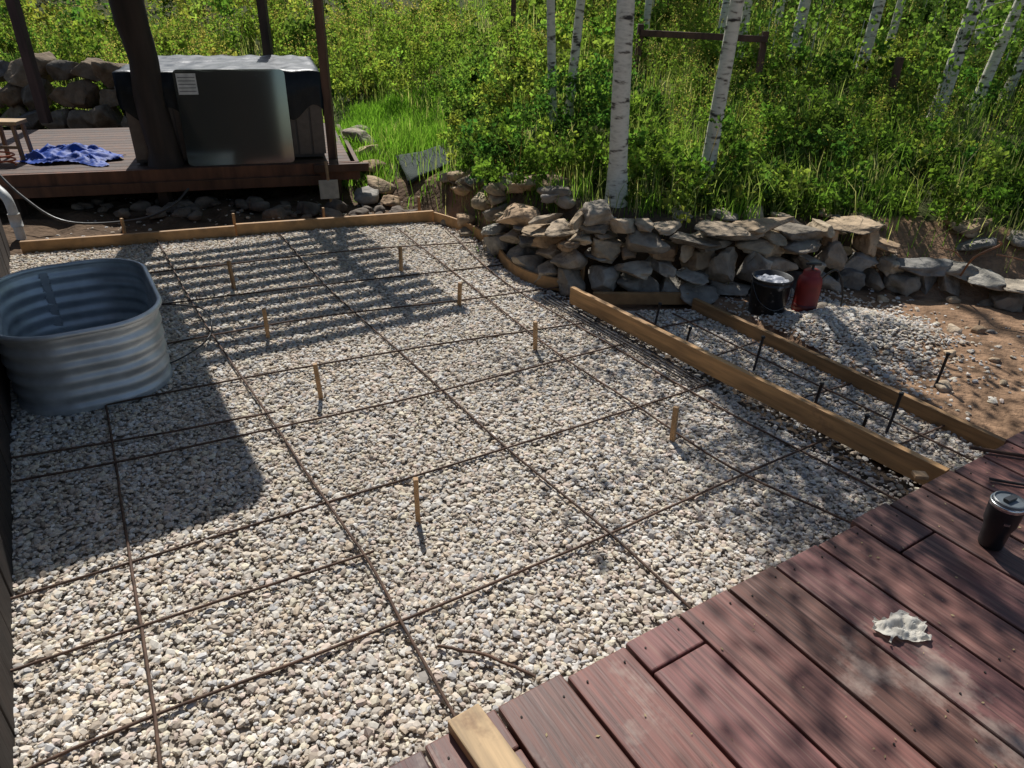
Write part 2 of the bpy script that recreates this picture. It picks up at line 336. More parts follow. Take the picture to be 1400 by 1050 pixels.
n_=30;gx,gy=np.meshgrid(np.linspace(-1,1,n_),np.linspace(-1,1,n_))
px=gx*.072*(1+.16*np.sin(gy*4+1)+.06*np.sin(gy*13));py=gy*.047*(1+.22*np.sin(gx*3)+.08*np.sin(gx*11))
pz=np.array([[abs(mn.noise(Vector((a*24,c_*30,1.7))))*.03+abs(mn.noise(Vector((a*60,c_*60,4))))*.008+.002 for a,c_ in zip(ra,rc)] for ra,rc in zip(px,py)])
ca,sa=math.cos(.2),math.sin(.2)
V=np.stack([1.135+px*ca-py*sa,1.45+px*sa+py*ca,.2225+pz],2).reshape(-1,3);i=(np.arange(n_-1)[:,None]*n_+np.arange(n_-1)).ravel()
b=MB();b.add(V,np.stack([i,i+1,i+n_+1,i+n_],1),(.66,.62,.54));b.obj('crumpled_paper',leafmat('paper',.2,(1,1,1)))
b=MB();tube(b,sweep([(1.86,2.40,.232),(2.0,2.36,.232),(2.2,2.31,.232),(2.26,2.30,.25)],14),.008,(.10,.05,.03),ns=8);b.obj('pry_bar',M_rust,smooth=True)
b=MB();tube(b,sweep([(1.82,2.19,.229),(1.93,2.16,.229),(2.05,2.15,.229)],10),.006,(.05,.04,.035),ns=8);b.obj('steel_rod',M_rust,smooth=True)

# ------------------------------------------------------------------ stock tank
tank=empty('galvanized_stock_tank')
s0,s1,t0,t1,hh,rc=3.48,4.50,-.455,.26,.43,.27
def rr_outline(off,nn=16):
    res=[];a0,a1,b0,b1=s0-off,s1+off,t0-off,t1+off;r_=rc+off
    for qd,(cs,ct_) in enumerate(((a1-r_,b1-r_),(a1-r_,b0+r_),(a0+r_,b0+r_),(a0+r_,b1-r_))):
        for q in range(nn+1):
            k=q/nn*math.pi/2
            if qd==0: ds,dt=math.sin(k),math.cos(k)
            elif qd==1: ds,dt=math.cos(k),-math.sin(k)
            elif qd==2: ds,dt=-math.sin(k),-math.cos(k)
            else: ds,dt=-math.cos(k),math.sin(k)
            res.append(W(cs+ds*r_,ct_+dt*r_)[:2])
    return np.array(res)
base=rr_outline(0);outl=rr_outline(1.);Nn=outl-base;npt=len(base)
def shell(prof,b,col):
    V=[]
    for o_,z in prof:
        q=base+Nn*o_;V.append(np.column_stack([q,np.full(npt,z)]))
    F=[[i*npt+k,i*npt+(k+1)%npt,(i+1)*npt+(k+1)%npt,(i+1)*npt+k] for i in range(len(prof)-1) for k in range(npt)]
    b.add(np.concatenate(V),np.array(F),col)
zz=np.linspace(.0,.40,64)
def cor(z):
    e=np.clip((z-.02)/.02,0,1)*np.clip((.385-z)/.02,0,1);ph=(z-.02)/.365*5
    return -.013*e*(1-np.cos(2*math.pi*ph))*.5
prof=[(-.02,.004)]+[(cor(z)-.012*(1-z/.4),z+.004) for z in zz]
b=MB();shell(prof,b,(.62,.66,.68));shell([(o_-.004,z) for o_,z in prof],b,(.62,.66,.68))
b.add(np.column_stack([base-Nn*.02,np.full(npt,.02)]),[np.array([list(range(npt))])],(.4,.42,.44))
b.obj('corrugated_wall',M_zinc,smooth=True,parent=tank)
b=MB();Pn=np.column_stack([base+Nn*.004,np.full(npt,.412)]);tube(b,np.vstack([Pn,Pn[:2]]),.0135,(.64,.68,.70),ns=12,cap=False)
b.obj('rolled_rim',M_zinc,smooth=True,parent=tank)
b=MB()
for st_,tt_ in ((4.485,-.20),(4.485,-.24)):
    for z in np.linspace(.05,.37,9): lathe(b,[(0,.004),(.005,.003),(.006,0)],W(st_-.012,tt_,z),(.4,.42,.44),ns=8)
beam(b,W(4.477,-.22,.03),W(4.477,-.22,.39),.04,.004,(.55,.58,.6),up=W(1,0,0));b.obj('riveted_seam',M_zinc,parent=tank)
b=MB();tube(b,sweep([(-2.25,4.12,.03),(-1.95,4.06,.03),(-1.76,3.72,.03),(-1.78,3.42,.03),(-1.95,3.12,.03),(-2.0,2.95,.03)],40),.0045,(.015,.015,.016),ns=8);b.obj('black_cable',M_plast,smooth=True)

# ------------------------------------------------------------------ house at left
house=empty('wooden_house')
b=MB();k=-1.5
while k<6.35:
    w_=.19;c_=np.array((.028,.018,.013))*rng.uniform(.7,1.3)
    beam(b,W(k+w_/2,-.490+rng.uniform(-.003,.003),-.05),W(k+w_/2,-.490,2.42),w_-.006,.03,c_,up=W(0,1,0));k+=w_
beam(b,W(-1.5,-.575,1.18),W(6.3,-.575,1.18),.12,2.46,(.03,.02,.015))
b.obj('siding',M_dark,parent=house,bevel=.003)
b=MB()
ol=[(4.50,-4),(4.50,.98),(4.53,1.05),(4.60,1.09),(7.0,1.09),(7.0,-4)]
V=[W(s_,t_,2.42) for s_,t_ in ol]+[W(s_,t_,2.5) for s_,t_ in ol];nn=len(ol)
b.add(V,[np.array([list(range(nn))]),np.array([list(range(nn,2*nn))[::-1]]),np.array([[i,(i+1)%nn,nn+(i+1)%nn,nn+i] for i in range(nn)])],(.07,.045,.03))
b.obj('eave_roof',M_dark,parent=house)
b=MB();tube(b,sweep([(-3.93,5.42,-.05),(-3.93,5.42,.2),(-3.96,5.44,.32),(-4.07,5.5,.4),(-4.12,5.5,.55)],16),.035,(.6,.6,.58),ns=16)
tube(b,[(-3.93,5.42,.1),(-3.93,5.42,.2)],.043,(.6,.6,.58),ns=16)
b.obj('drain_pipe',M_plain,smooth=True,parent=house)

# ------------------------------------------------------------------ pergola + hot tub deck
D2=np.array([.953,.303,0]);N2=np.array([-.303,.953,0])
O2=np.array([-1.60,6.93,0])
def Dk(u,v,z): return O2+D2*u+N2*v+np.array([0,0,z])
td=empty('hot_tub_deck');b=MB()
v=0.02
while v<2.3:
    beam(b,Dk(-5,v+.07,.335),Dk(0,v+.07,.335),.135,.03,np.array((.10,.055,.035))*rng.uniform(.7,1.35));v+=.143
b.obj('planks',M_dark,parent=td,bevel=.003)
b=MB();beam(b,Dk(-5,0,.265),Dk(.06,0,.265),.04,.165,(.15,.065,.035));beam(b,Dk(.06,0,.265),Dk(.06,2.2,.265),.04,.165,(.12,.06,.035))
beam(b,Dk(-5,-.045,.20),Dk(-.3,-.045,.20),.035,.09,(.12,.055,.03))
beam(b,Dk(-.35,-.06,.31),Dk(.16,-.06,.31),.05,.07,(.10,.05,.03))
for u in (-4.2,-2.9,-1.7,-.15): beam(b,Dk(u,.1,-.1),Dk(u,.1,.2),.09,.09,(.06,.035,.025),up=(0,1,0))
beam(b,Dk(-5,1.2,.05),Dk(0,1.2,.05),.03,.3,(.03,.02,.015))
b.obj('fascia',M_dark,parent=td,bevel=.003)
pg=empty('timber_pergola')
b=MB()
def logp(x,y,z0,z1,r,lx=0,ly=0,col=(.04,.027,.021),jit=.03,ns=18):
    n=14;P=[(x+lx*(k/n)+.012*math.sin(k*1.3),y+ly*(k/n)+.01*math.cos(k),z0+(z1-z0)*k/n) for k in range(n+1)]
    tube(b,P,[r*(1+.05*math.sin(k*.9)+(.25 if k==0 else 0)) for k in range(n+1)],col,ns=ns,jit=jit)
logp(-3.20,6.55,.35,2.4,.125,-.08,.05)
logp(-5.05,6.35,.35,2.4,.24,0,0)
b.obj('log_posts',M_dark,smooth=True,parent=pg)
b=MB()
beam(b,(-1.80,7.06,.35),(-1.80,7.06,2.4),.075,.075,(.13,.07,.045),up=(1,0,0))
beam(b,(-2.85,8.75,.35),(-2.85,8.75,2.4),.09,.09,(.07,.045,.03),up=(1,0,0))
beam(b,(-5.5,8.6,.35),(-5.5,8.6,2.4),.1,.1,(.06,.035,.03),up=(1,0,0))
beam(b,W(5.8,.55,2.27),W(7.8,.55,2.27),.07,.14,(.06,.035,.03))
beam(b,W(5.8,2.3,2.27),W(7.8,2.3,2.27),.07,.14,(.06,.035,.03))
for k in range(12): beam(b,W(5.76+.174*k,.4,2.355),W(5.76+.174*k,2.68,2.355),.10,.022,(.07,.04,.03))
b.obj('frame',M_dark,parent=pg,bevel=.003)

# hot tub
tub=empty('hot_tub')
def Tb(u,v,z): return np.array([-1.87,7.03,0])+D2*u+N2*v+np.array([0,0,z])
TW=1.66
b=MB()
beam(b,Tb(-TW,.8,.65),Tb(0,.8,.65),1.6,.56,(.06,.05,.045))
for u in np.arange(-TW+.06,0,.13): beam(b,Tb(u,-.004,.40),Tb(u,-.004,.90),.112,.012,np.array((.11,.085,.07))*rng.uniform(.8,1.2),up=N2)
for v_ in np.arange(.06,1.6,.13): beam(b,Tb(.006,v_,.40),Tb(.006,v_,.90),.112,.012,np.array((.11,.085,.07)),up=D2)
b.obj('cabinet',M_plain,parent=tub,bevel=.003)
b=MB();nx,ny=60,40;gx,gy=np.meshgrid(np.linspace(-1,1,nx),np.linspace(-1,1,ny))
sx=np.sign(gx)*np.minimum(np.abs(gx)*1.12,1);sy=np.sign(gy)*np.minimum(np.abs(gy)*1.12,1)
ed=np.maximum(np.abs(gx),np.abs(gy));drop=np.clip((ed-.893)/.107,0,1)
V=[]
for a,c_,dr in zip(sx.ravel(),sy.ravel(),drop.ravel()):
    nn_=mn.noise(Vector((a*6,c_*5,1)))
    out=.02*dr*mn.noise(Vector((a*14,c_*14,dr*2+3)))
    hem=.36*dr*(1+.18*math.sin(a*13+c_*9+2))
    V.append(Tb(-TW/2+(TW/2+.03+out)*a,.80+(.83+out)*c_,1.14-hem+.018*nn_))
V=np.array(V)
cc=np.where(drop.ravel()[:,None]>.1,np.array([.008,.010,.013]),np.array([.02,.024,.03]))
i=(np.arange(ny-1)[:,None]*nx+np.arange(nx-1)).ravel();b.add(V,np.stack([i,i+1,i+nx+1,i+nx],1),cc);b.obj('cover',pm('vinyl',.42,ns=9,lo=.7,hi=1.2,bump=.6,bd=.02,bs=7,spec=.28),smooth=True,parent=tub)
m,nt,o=mk('tinted_glass');N=nt.nodes.new;L=nt.links.new
gs=N('ShaderNodeBsdfGlossy');gs.inputs['Color'].default_value=(.33,.37,.37,1);gs.inputs['Roughness'].default_value=.07
df=N('ShaderNodeBsdfDiffuse');df.inputs['Color'].default_value=(.05,.06,.055,1)
tp=N('ShaderNodeBsdfTransparent');tp.inputs['Color'].default_value=(.6,.65,.62,1)
m1=N('ShaderNodeMixShader');m1.inputs[0].default_value=.6;m2=N('ShaderNodeMixShader');m2.inputs[0].default_value=.62
L(df.outputs[0],m1.inputs[1]);L(tp.outputs[0],m1.inputs[2]);L(m1.outputs[0],m2.inputs[1]);L(gs.outputs[0],m2.inputs[2]);L(m2.outputs[0],o.inputs[0])
gp=empty('leaning_glass_panel');b=MB()
ol=[];w_,h_,r_=.93,.80,.04
for cx_,cz_,q in ((w_/2-r_,h_-r_,0),(-w_/2+r_,h_-r_,1),(-w_/2+r_,r_,2),(w_/2-r_,r_,3)):
    for k in range(6):
        an=math.pi/2*(q+k/5);ol.append((cx_+r_*math.cos(an),cz_+r_*math.sin(an)))
def Pn_(u,hh_,off): return Tb(-.75+u,-.12+.07*hh_/.8-off,.352+hh_)
n=len(ol);V=[Pn_(u,h,0) for u,h in ol]+[Pn_(u,h,.012) for u,h in ol]
b.add(V,[np.array([list(range(n))]),np.array([list(range(n,2*n))[::-1]]),np.array([[i,(i+1)%n,n+(i+1)%n,n+i] for i in range(n)])],(.1,.1,.1));b.obj('pane',m,parent=gp)
b=MB();b.add([Pn_(-.44,.60,.016),Pn_(-.28,.60,.016),Pn_(-.28,.77,.016),Pn_(-.44,.77,.016)],np.array([[0,1,2,3]]),(.7,.7,.68))
for k in range(5): b.add([Pn_(-.43,.735-.028*k,.018),Pn_(-.29,.735-.028*k,.018),Pn_(-.29,.742-.028*k,.018),Pn_(-.43,.742-.028*k,.018)],np.array([[0,1,2,3]]),(.2,.2,.2))
b.obj('paper_label',M_plain,parent=gp)
n_=50;gx,gy=np.meshgrid(np.linspace(-1,1,n_),np.linspace(-1,1,n_));V=[]
for a,c_ in zip(gx.ravel(),gy.ravel()):
    r_=math.hypot(a,c_);q=a*.42+.05*math.sin(c_*6),c_*.26+.05*math.sin(a*5)
    zt=.352+max(0,(1.1-r_))*.09+abs(mn.noise(Vector((a*3.2,c_*3.2,5))))*.12*max(0,1.25-r_)+abs(mn.noise(Vector((a*9,c_*9,2))))*.03+.004
    V.append((-4.15+q[0],6.72+q[1],zt))
i=(np.arange(n_-1)[:,None]*n_+np.arange(n_-1)).ravel();b=MB();b.add(V,np.stack([i,i+1,i+n_+1,i+n_],1),(.012,.06,.33));b.obj('blue_tarp',pm('blue_poly',.6,ns=9,lo=.8,hi=1.2,bump=.3,bd=.006,spec=.3),smooth=True)
st=empty('wooden_stool');b=MB();q0=np.array([-4.62,6.62,.35])
beam(b,q0+[-.14,0,.33],q0+[.14,.03,.33],.2,.03,(.42,.27,.13))
for dx,dy in ((-.11,-.07),(.11,-.05),(-.11,.08),(.11,.1)): beam(b,q0+[dx,dy,0],q0+[dx*.9,dy*.9,.315],.03,.03,(.25,.15,.08),up=(1,0,0))
beam(b,q0+[-.10,-.06,.12],q0+[.10,-.04,.12],.02,.025,(.25,.15,.08));b.obj('frame',M_lumx,parent=st,bevel=.003)
b=MB();tube(b,sweep([(-4.55+.10*math.cos(k*.9)*(1+.1*math.sin(k)),6.36+.06*math.sin(k*.9),.365+.006*k) for k in range(18)],90),.008,(.45,.10,.03),ns=7);b.obj('orange_cord',M_plast,smooth=True)
sh=empty('flat_shovel');b=MB()
c0=np.array([-1.72,6.50,0])
b.add([c0+D2*-.085+[0,0,.10],c0+D2*.085+[0,0,.10],c0+D2*.085+N2*.05+[0,0,.26],c0+D2*-.085+N2*.05+[0,0,.26],
 c0+D2*-.085+[0,-.006,.10],c0+D2*.085+[0,-.006,.10],c0+D2*.085+N2*.05+[0,-.006,.26],c0+D2*-.085+N2*.05+[0,-.006,.26]],BF[:,::-1],(.42,.38,.30));b.obj('blade',M_plain,parent=sh,bevel=.002)
b=MB();beam(b,c0+np.array([0,.0,-.03]),c0+np.array([0,.02,.12]),.02,.02,(.4,.25,.12),up=(1,0,0));tube(b,[c0+N2*.05+[0,0,.25],c0+N2*.10+[0,0,.33],c0+N2*.16+[0,0,.40]],.014,(.35,.2,.1),ns=8);b.obj('handle',M_lumx,parent=sh)
b=MB();cor_=[(-1.27,7.55),(-.82,7.62),(-.60,6.96),(-1.05,6.86)];nx=16;V=[]
for j in range(nx):
    for k in range(nx):
        u,w_=k/(nx-1),j/(nx-1);q=(np.array(cor_[0])*(1-u)+np.array(cor_[1])*u)*(1-w_)+(np.array(cor_[3])*(1-u)+np.array(cor_[2])*u)*w_
        V.append((q[0],q[1],float(terr(q[0],q[1],False))+.07))
i=(np.arange(nx-1)[:,None]*nx+np.arange(nx-1)).ravel();b.add(V,np.stack([i,i+nx,i+nx+1,i+1],1),(.035,.05,.042))
o_=b.obj('rubber_mat',pm('rubber',.75,ns=60,lo=.5,hi=1.4,bump=.8,bd=.01,spec=.2),smooth=True);sd=o_.modifiers.new('s','SOLIDIFY');sd.thickness=.02
b=MB();tube(b,sweep([(-4.4,5.9,.55),(-4.05,5.75,.25),(-3.7,5.7,.06),(-3.2,5.85,.05),(-2.95,6.0,.14),(-2.9,6.25,.22)],40),.010,(.06,.055,.05),ns=8);b.obj('garden_hose',M_plast,smooth=True)

# ------------------------------------------------------------------ stones
def ico(sub):
    import bmesh
    bm=bmesh.new();bmesh.ops.create_icosphere(bm,subdivisions=sub,radius=1)
    v=np.array([x.co[:] for x in bm.verts]);f=np.array([[q.index for q in x.verts] for x in bm.faces]);bm.free();return v,f
I3=ico(4);I2=ico(3)
SC=np.array([(.47,.35,.23),(.42,.33,.235),(.33,.28,.22),(.52,.41,.28),(.35,.32,.285),(.43,.30,.19)])
def rock(b,c,hs,rz,tilt=0,pw=4,cl=6,col=None,I=None,am=.10,side=False,dlo=.62):
    v,f=I or I3; v=v/(np.abs(v)**pw).sum(1)[:,None]**(1/pw)
    for _ in range(cl):
        nrm=rng.normal(size=3)
        if side: nrm[2]*=.35
        nrm/=np.linalg.norm(nrm);dd=rng.uniform(dlo,1.0);k=v@nrm
        v=v-np.where(k>dd,(k-dd),0)[:,None]*nrm
    of=rng.uniform(0,50,3)
    nzv=np.array([mn.fractal(Vector((p*1.6+of)),1.,2.,3) for p in v]);v=v*(1+am*nzv)[:,None]
    v=v*np.array(hs)
    ct,st=math.cos(tilt),math.sin(tilt);x=v[:,0]*ct-v[:,2]*st;z=v[:,0]*st+v[:,2]*ct;y=v[:,1]
    ca,sa=math.cos(rz),math.sin(rz)
    V=np.stack([x*ca-y*sa+c[0],x*sa+y*ca+c[1],z+c[2]],1)
    if col is None: col=SC[rng.integers(0,len(SC))]*rng.uniform(.7,1.15)
    b.add(V,f,col)
wp=sweep([(-.12,5.35),(.04,5.02),(.28,4.72),(.60,4.56),(.95,4.5),(1.3,4.47),(1.7,4.6),(2.2,4.74),(2.75,4.70),(3.3,4.48),(4.2,4.3),(5.4,4.2)],110)[:,:2]
seg=np.linalg.norm(np.diff(wp,axis=0),axis=1);cum=np.concatenate([[0],np.cumsum(seg)])
def at(s_): return np.array([np.interp(s_,cum,wp[:,0]),np.interp(s_,cum,wp[:,1])])
b=MB()
Hs=lambda x:float(np.interp(x,[-.2,.1,.5,1.3,2,2.4,2.7,3.2,5],[.26,.44,.53,.46,.45,.42,.30,.20,.16]))
hts=[.145,.11,.07,.055,.065,.05,.06,.05];zc=np.concatenate([[0],np.cumsum(hts)])
def zcourse(k,s_): return zc[k]+ (0 if k==0 else .026*math.sin(s_*2.1+k*.5)+.018*math.sin(s_*5.3+k*1.1)+.012*math.sin(s_*11+k*2.3))
skip={}
for k in range(len(hts)):
    s_=-.05-rng.uniform(0,.12)
    while s_<cum[-1]:
        w_=rng.uniform(.12,.30) if k<2 else (rng.uniform(.15,.40) if rng.random()<.7 else rng.uniform(.08,.13))
        sc=s_+w_/2; s_+=w_*.99
        if any(a-.02<sc<e+.02 for a,e in skip.get(k,[])): continue
        p0=at(sc);p1=at(sc+.05);an=math.atan2(p1[1]-p0[1],p1[0]-p0[0]);inn=np.array([-math.sin(an),math.cos(an)])
        if p0[0]>2.75 and rng.random()<.30: continue
        top=Hs(p0[0])+.03*math.sin(sc*7)+.02*math.sin(sc*17)
        z0_=zcourse(k,sc);z1_=zcourse(k+1,sc)
        if z0_>top-.02: continue
        if k>=1 and k<len(hts)-1 and rng.random()<.18:
            z1_=zcourse(k+2,sc);skip.setdefault(k+1,[]).append((sc-w_/2,sc+w_/2))
        h_=max(.035,z1_-z0_)
        last=zcourse(k+1,sc)>top-.03
        off=.03+.22*z0_+rng.uniform(-.06,.04);dp_=.13
        if last: dp_=.18;w_*=1.2;h_*=.72;off-=.01+rng.uniform(0,.05)
        col=None
        if k<2: col=np.array([(.34,.31,.26),(.31,.26,.205),(.38,.32,.245),(.27,.255,.23)])[rng.integers(0,4)]*rng.uniform(.75,1.2)
        rock(b,(p0[0]+inn[0]*off,p0[1]+inn[1]*off,z0_+h_/2+rng.normal(0,.006)),(w_/2*1.05,dp_,h_*.58),an+rng.normal(0,.22),rng.normal(0,.09),pw=4.5 if k<2 else 8,cl=13,am=.16,col=col,side=k>=2,dlo=.5)
b.obj('dry_stone_wall',M_stone,smooth=True)
b=MB()
for k in range(34):
    x=rng.uniform(-.62,.35);y=float(yb(x))+rng.uniform(-.12,.55);r_=rng.uniform(.05,.13)
    rock(b,(x,y,float(terr(x,y))+r_*.3),(r_*1.4,r_,r_*.5),rng.uniform(0,3),rng.normal(0,.2),pw=4,cl=10,I=I2,dlo=.5)
for k in range(26):
    x=rng.uniform(.3,4);y=float(yb(x))+rng.uniform(.12,.4);r_=rng.uniform(.05,.13)
    rock(b,(x,y,float(terr(x,y))+r_*.15),(r_*1.4,r_,r_*.35),rng.uniform(0,3),rng.normal(0,.2),pw=6,cl=10,I=I2,dlo=.5)
for x,y,r_ in [(-1.35,7.05,.14),(-1.5,7.4,.13),(-1.75,8.15,.16),(-1.6,7.85,.12),(-1.2,6.75,.09),(-1.45,6.85,.12),(-1.9,8.5,.15),(-.55,6.5,.08),(-.45,6.3,.08)]:
    rock(b,(x,y,float(terr(x,y))+r_*.4),(r_*1.3,r_,r_*.5),rng.uniform(0,3),.1,pw=4,cl=10,I=I2,dlo=.5)
for k in range(60):
    x=rng.uniform(-4,-.9);y=rng.uniform(6.1,6.6);r_=rng.uniform(.02,.085);y=max(y,5.95+.3*(x+1.6)+.25)
    rock(b,(x,y,r_*.3),(r_*1.3,r_,r_*.7),rng.uniform(0,3),.1,pw=3,cl=8,I=I2,col=np.array((.17,.14,.115)))
for k in range(46):
    x=rng.uniform(1.8,4.2);y=rng.uniform(3.0,4.5);r_=rng.uniform(.012,.045)
    if x*B2[0]+y*B2[1]<3.5: continue
    rock(b,(x,y,float(terr(x,y))+r_*.2),(r_*1.3,r_,r_*.7),rng.uniform(0,3),.1,pw=3,cl=8,I=I2)
b.obj('loose_rocks',M_stone,smooth=True)
b=MB()
for row in range(3):
    x=-7.2
    while x<-4.0+.2*row:
        r_=rng.uniform(.15,.30);rock(b,(x,9.15+.12*row+rng.uniform(-.05,.05),.28+.27*row),(r_*1.15,r_,r_*.8),rng.uniform(0,3),rng.normal(0,.3),pw=4,cl=12,col=SC[rng.integers(0,6)]*.42,dlo=.5)
        x+=r_*1.6
b.obj('boulder_wall',M_stone,smooth=True)

# ------------------------------------------------------------------ bucket + sprayer
bk=empty('plastic_bucket');c0=(1.60,4.17,.0)
b=MB();lathe(b,[(0,.0),(.102,.0),(.106,.008),(.118,.26),(.123,.262),(.123,.272),(.119,.274),(.121,.285),(.125,.29),(.125,.30),(.114,.30),(.112,.27),(0,.268)],c0,(.014,.014,.015),ns=40)
b.obj('pail',pm('bucket_plastic',.4,ns=9,lo=.8,hi=1.2,bump=.1,bd=.002,second=((.42,.42,.42),14,.62)),smooth=True,parent=bk)
b=MB();n_=26;V=[]
for j in range(n_):
    for k in range(n_):
        a,c_=(k/(n_-1)*2-1),(j/(n_-1)*2-1);rr_=max(abs(a),abs(c_));l=math.hypot(a,c_)+1e-9;q=.107*rr_/l
        V.append((c0[0]+a*q,c0[1]+c_*q,c0[2]+.272+.012*(1-rr_**2)+.012*mn.noise(Vector((a*4,c_*4,2)))))
i=(np.arange(n_-1)[:,None]*n_+np.arange(n_-1)).ravel();b.add(V,np.stack([i,i+1,i+n_+1,i+n_],1),(.40,.41,.45));b.obj('powder_fill',M_plain,smooth=True,parent=bk)
b=MB();tube(b,sweep([(c0[0]-.126,c0[1],.27),(c0[0]-.09,c0[1]-.10,.17),(c0[0],c0[1]-.142,.13),(c0[0]+.09,c0[1]-.10,.17),(c0[0]+.126,c0[1],.27)],24),.0022,(.15,.15,.15),ns=6);b.obj('handle',M_metal,smooth=True,parent=bk)
sp=empty('red_pump_sprayer');c0=(1.83,4.16,.0)
b=MB();lathe(b,[(0,0),(.072,0),(.079,.006),(.079,.03),(.074,.036),(.074,.27),(.068,.30),(.056,.315),(.050,.32),(.050,.345),(.036,.355),(0,.355)],c0,(.25,.02,.015),ns=36);b.obj('tank',M_plain,smooth=True,parent=sp)
b=MB();tube(b,[(c0[0],c0[1],.35),(c0[0],c0[1],.385)],.009,(.03,.03,.03),ns=8);beam(b,(c0[0]-.045,c0[1],.39),(c0[0]+.045,c0[1],.39),.018,.016,(.03,.03,.03))
tube(b,sweep([(c0[0]+.05,c0[1],.28),(c0[0]+.14,c0[1]-.02,.36),(c0[0]+.21,c0[1]-.03,.2),(c0[0]+.19,c0[1]-.06,.05),(c0[0]+.1,c0[1]-.12,.05),(c0[0]+.05,c0[1]-.1,.1)],40),.006,(.015,.015,.015),ns=8)
lathe(b,[(.0745,.10),(.0755,.10),(.0755,.14),(.0745,.14)],c0,(.15,.02,.015),ns=36)
b.obj('pump_and_hose',M_plast,smooth=True,parent=sp)
b=MB();tube(b,sweep([(3.0,4.55,.2),(2.95,4.4,.38),(3.05,4.35,.48),(3.0,4.3,.52)],16),.007,(.25,.12,.06),ns=6)
tube(b,sweep([(2.9,4.45,.36),(2.8,4.4,.42),(2.72,4.42,.43)],10),.004,(.25,.12,.06),ns=5)
tube(b,sweep([(3.05,4.35,.42),(3.2,4.3,.40),(3.3,4.32,.34)],10),.004,(.25,.12,.06),ns=5);b.obj('dead_branch',M_dark,smooth=True)

# ------------------------------------------------------------------ fence
fn=empty('wooden_fence');b=MB();FC=(.13,.065,.045)
for x,y,z,h in [(3.6,7.4,.85,.5),(2.44,7.9,.9,.62),(1.22,8.1,.95,.60),(-.1,9.6,.9,.9)]:
    beam(b,(x,y,z-.2),(x,y,z+h),.06,.06,FC,up=(1,0,0))
beam(b,(1.22,8.06,1.47),(2.44,7.86,1.45),.035,.06,FC)
b.obj('posts_and_rails',M_dark,parent=fn,bevel=.004)

# ------------------------------------------------------------------ vegetation helpers
def unit(v): return v/(np.linalg.norm(v,axis=-1,keepdims=True)+1e-9)
def leaves(b,C,L,col,wid=.38,m=0,down=0.):
    n=len(C);u=rng.normal(size=(n,3));u[:,2]-=down;u=unit(u);w=unit(np.cross(u,rng.normal(size=(n,3))));nr=np.cross(u,w)
    L=np.broadcast_to(L,(n,))[:,None]
    a=C;bq=C+u*L*.5+w*L*wid+nr*L*.1;t_=C+u*L;d_=C+u*L*.5-w*L*wid+nr*L*.1
    V=np.stack([a,bq,t_,d_],1).reshape(-1,3);F=(np.arange(n)*4)[:,None]+np.arange(4)
    b.add(V,F,np.repeat(col,4,0),m)
def blades(b,base,h,w,lean,col,tipc=None,m=0):
    n=len(base);a=rng.uniform(0,6.283,n);dr=np.stack([np.cos(a),np.sin(a),np.zeros(n)],1);sd=np.stack([-np.sin(a),np.cos(a),np.zeros(n)],1)
    h=h[:,None];w=w[:,None];le=lean[:,None]
    up=np.array([0,0,1.]);mid=base+up*h*.6+dr*le*h*.25;tip=base+up*h+dr*le*h*.9
    V=np.stack([base-sd*w,base+sd*w,mid+sd*w*.7,mid-sd*w*.7,tip],1).reshape(-1,3);k=(np.arange(n)*5)[:,None]
    cc=np.repeat(col,5,0)
    b.add(V,[k+np.array([0,1,2,3]),k+np.array([3,2,4])],cc,m)
GREENS=np.array([(.09,.155,.04),(.12,.185,.045),(.17,.225,.06),(.055,.11,.035),(.19,.235,.07),(.11,.175,.055)])
def bush(b,x,y,R,Hh,n,L,pal=GREENS,z=None):
    z=float(terr(x,y)) if z is None else z
    k=max(6,n//34);a=rng.uniform(0,6.283,k);rr_=R*np.sqrt(rng.uniform(0,1,k));zz_=rng.uniform(.05,1,k)**.8
    cap=np.sqrt(np.clip(1-(rr_/R)**2*.8,0,1))*rng.uniform(.6,1.15,k);cl=np.stack([x+rr_*np.cos(a),y+rr_*np.sin(a),z+Hh*zz_*cap],1)
    idx=rng.integers(0,k,n);C=cl[idx]+rng.normal(size=(n,3))*np.array([.085,.085,.08])*max(R,.35)*.95
    C[:,2]=np.maximum(C[:,2],z+.01)
    base=pal[rng.integers(0,len(pal))];cc=base*(rng.uniform(.5,1.4,k)[idx])[:,None]*rng.uniform(.75,1.25,(n,1))
    cc[:,0]*=rng.uniform(.85,1.25,k)[idx]
    leaves(b,C,L*rng.uniform(.6,1.35,n),cc,.36)
    ns=min(k,14);r0=np.array([x,y,z]);tip=cl[:ns]
    for q in range(ns):
        p0=r0+np.array([rng.normal()*R*.2,rng.normal()*R*.2,-.02]);s_=np.array([.004,0,0])
        b.add([p0-s_,p0+s_,tip[q]+s_*.4,tip[q]-s_*.4],np.array([[0,1,2,3]]),(.09,.06,.035))
def tuft(b,x,y,n,h,col,sp=.12,w=.004,lean=.5):
    P=np.column_stack([x+rng.normal(0,sp,n),y+rng.normal(0,sp,n)]);P=np.column_stack([P,terr(P[:,0],P[:,1])-.01])
    hh_=h*rng.uniform(.5,1.2,n);cc=np.array(col)*rng.uniform(.7,1.3,(n,1))
    blades(b,P,hh_,np.full(n,w),rng.uniform(0,lean,n),cc)
def hidden(x,y): return x<-1.45 and y<9.3
sb=MB()
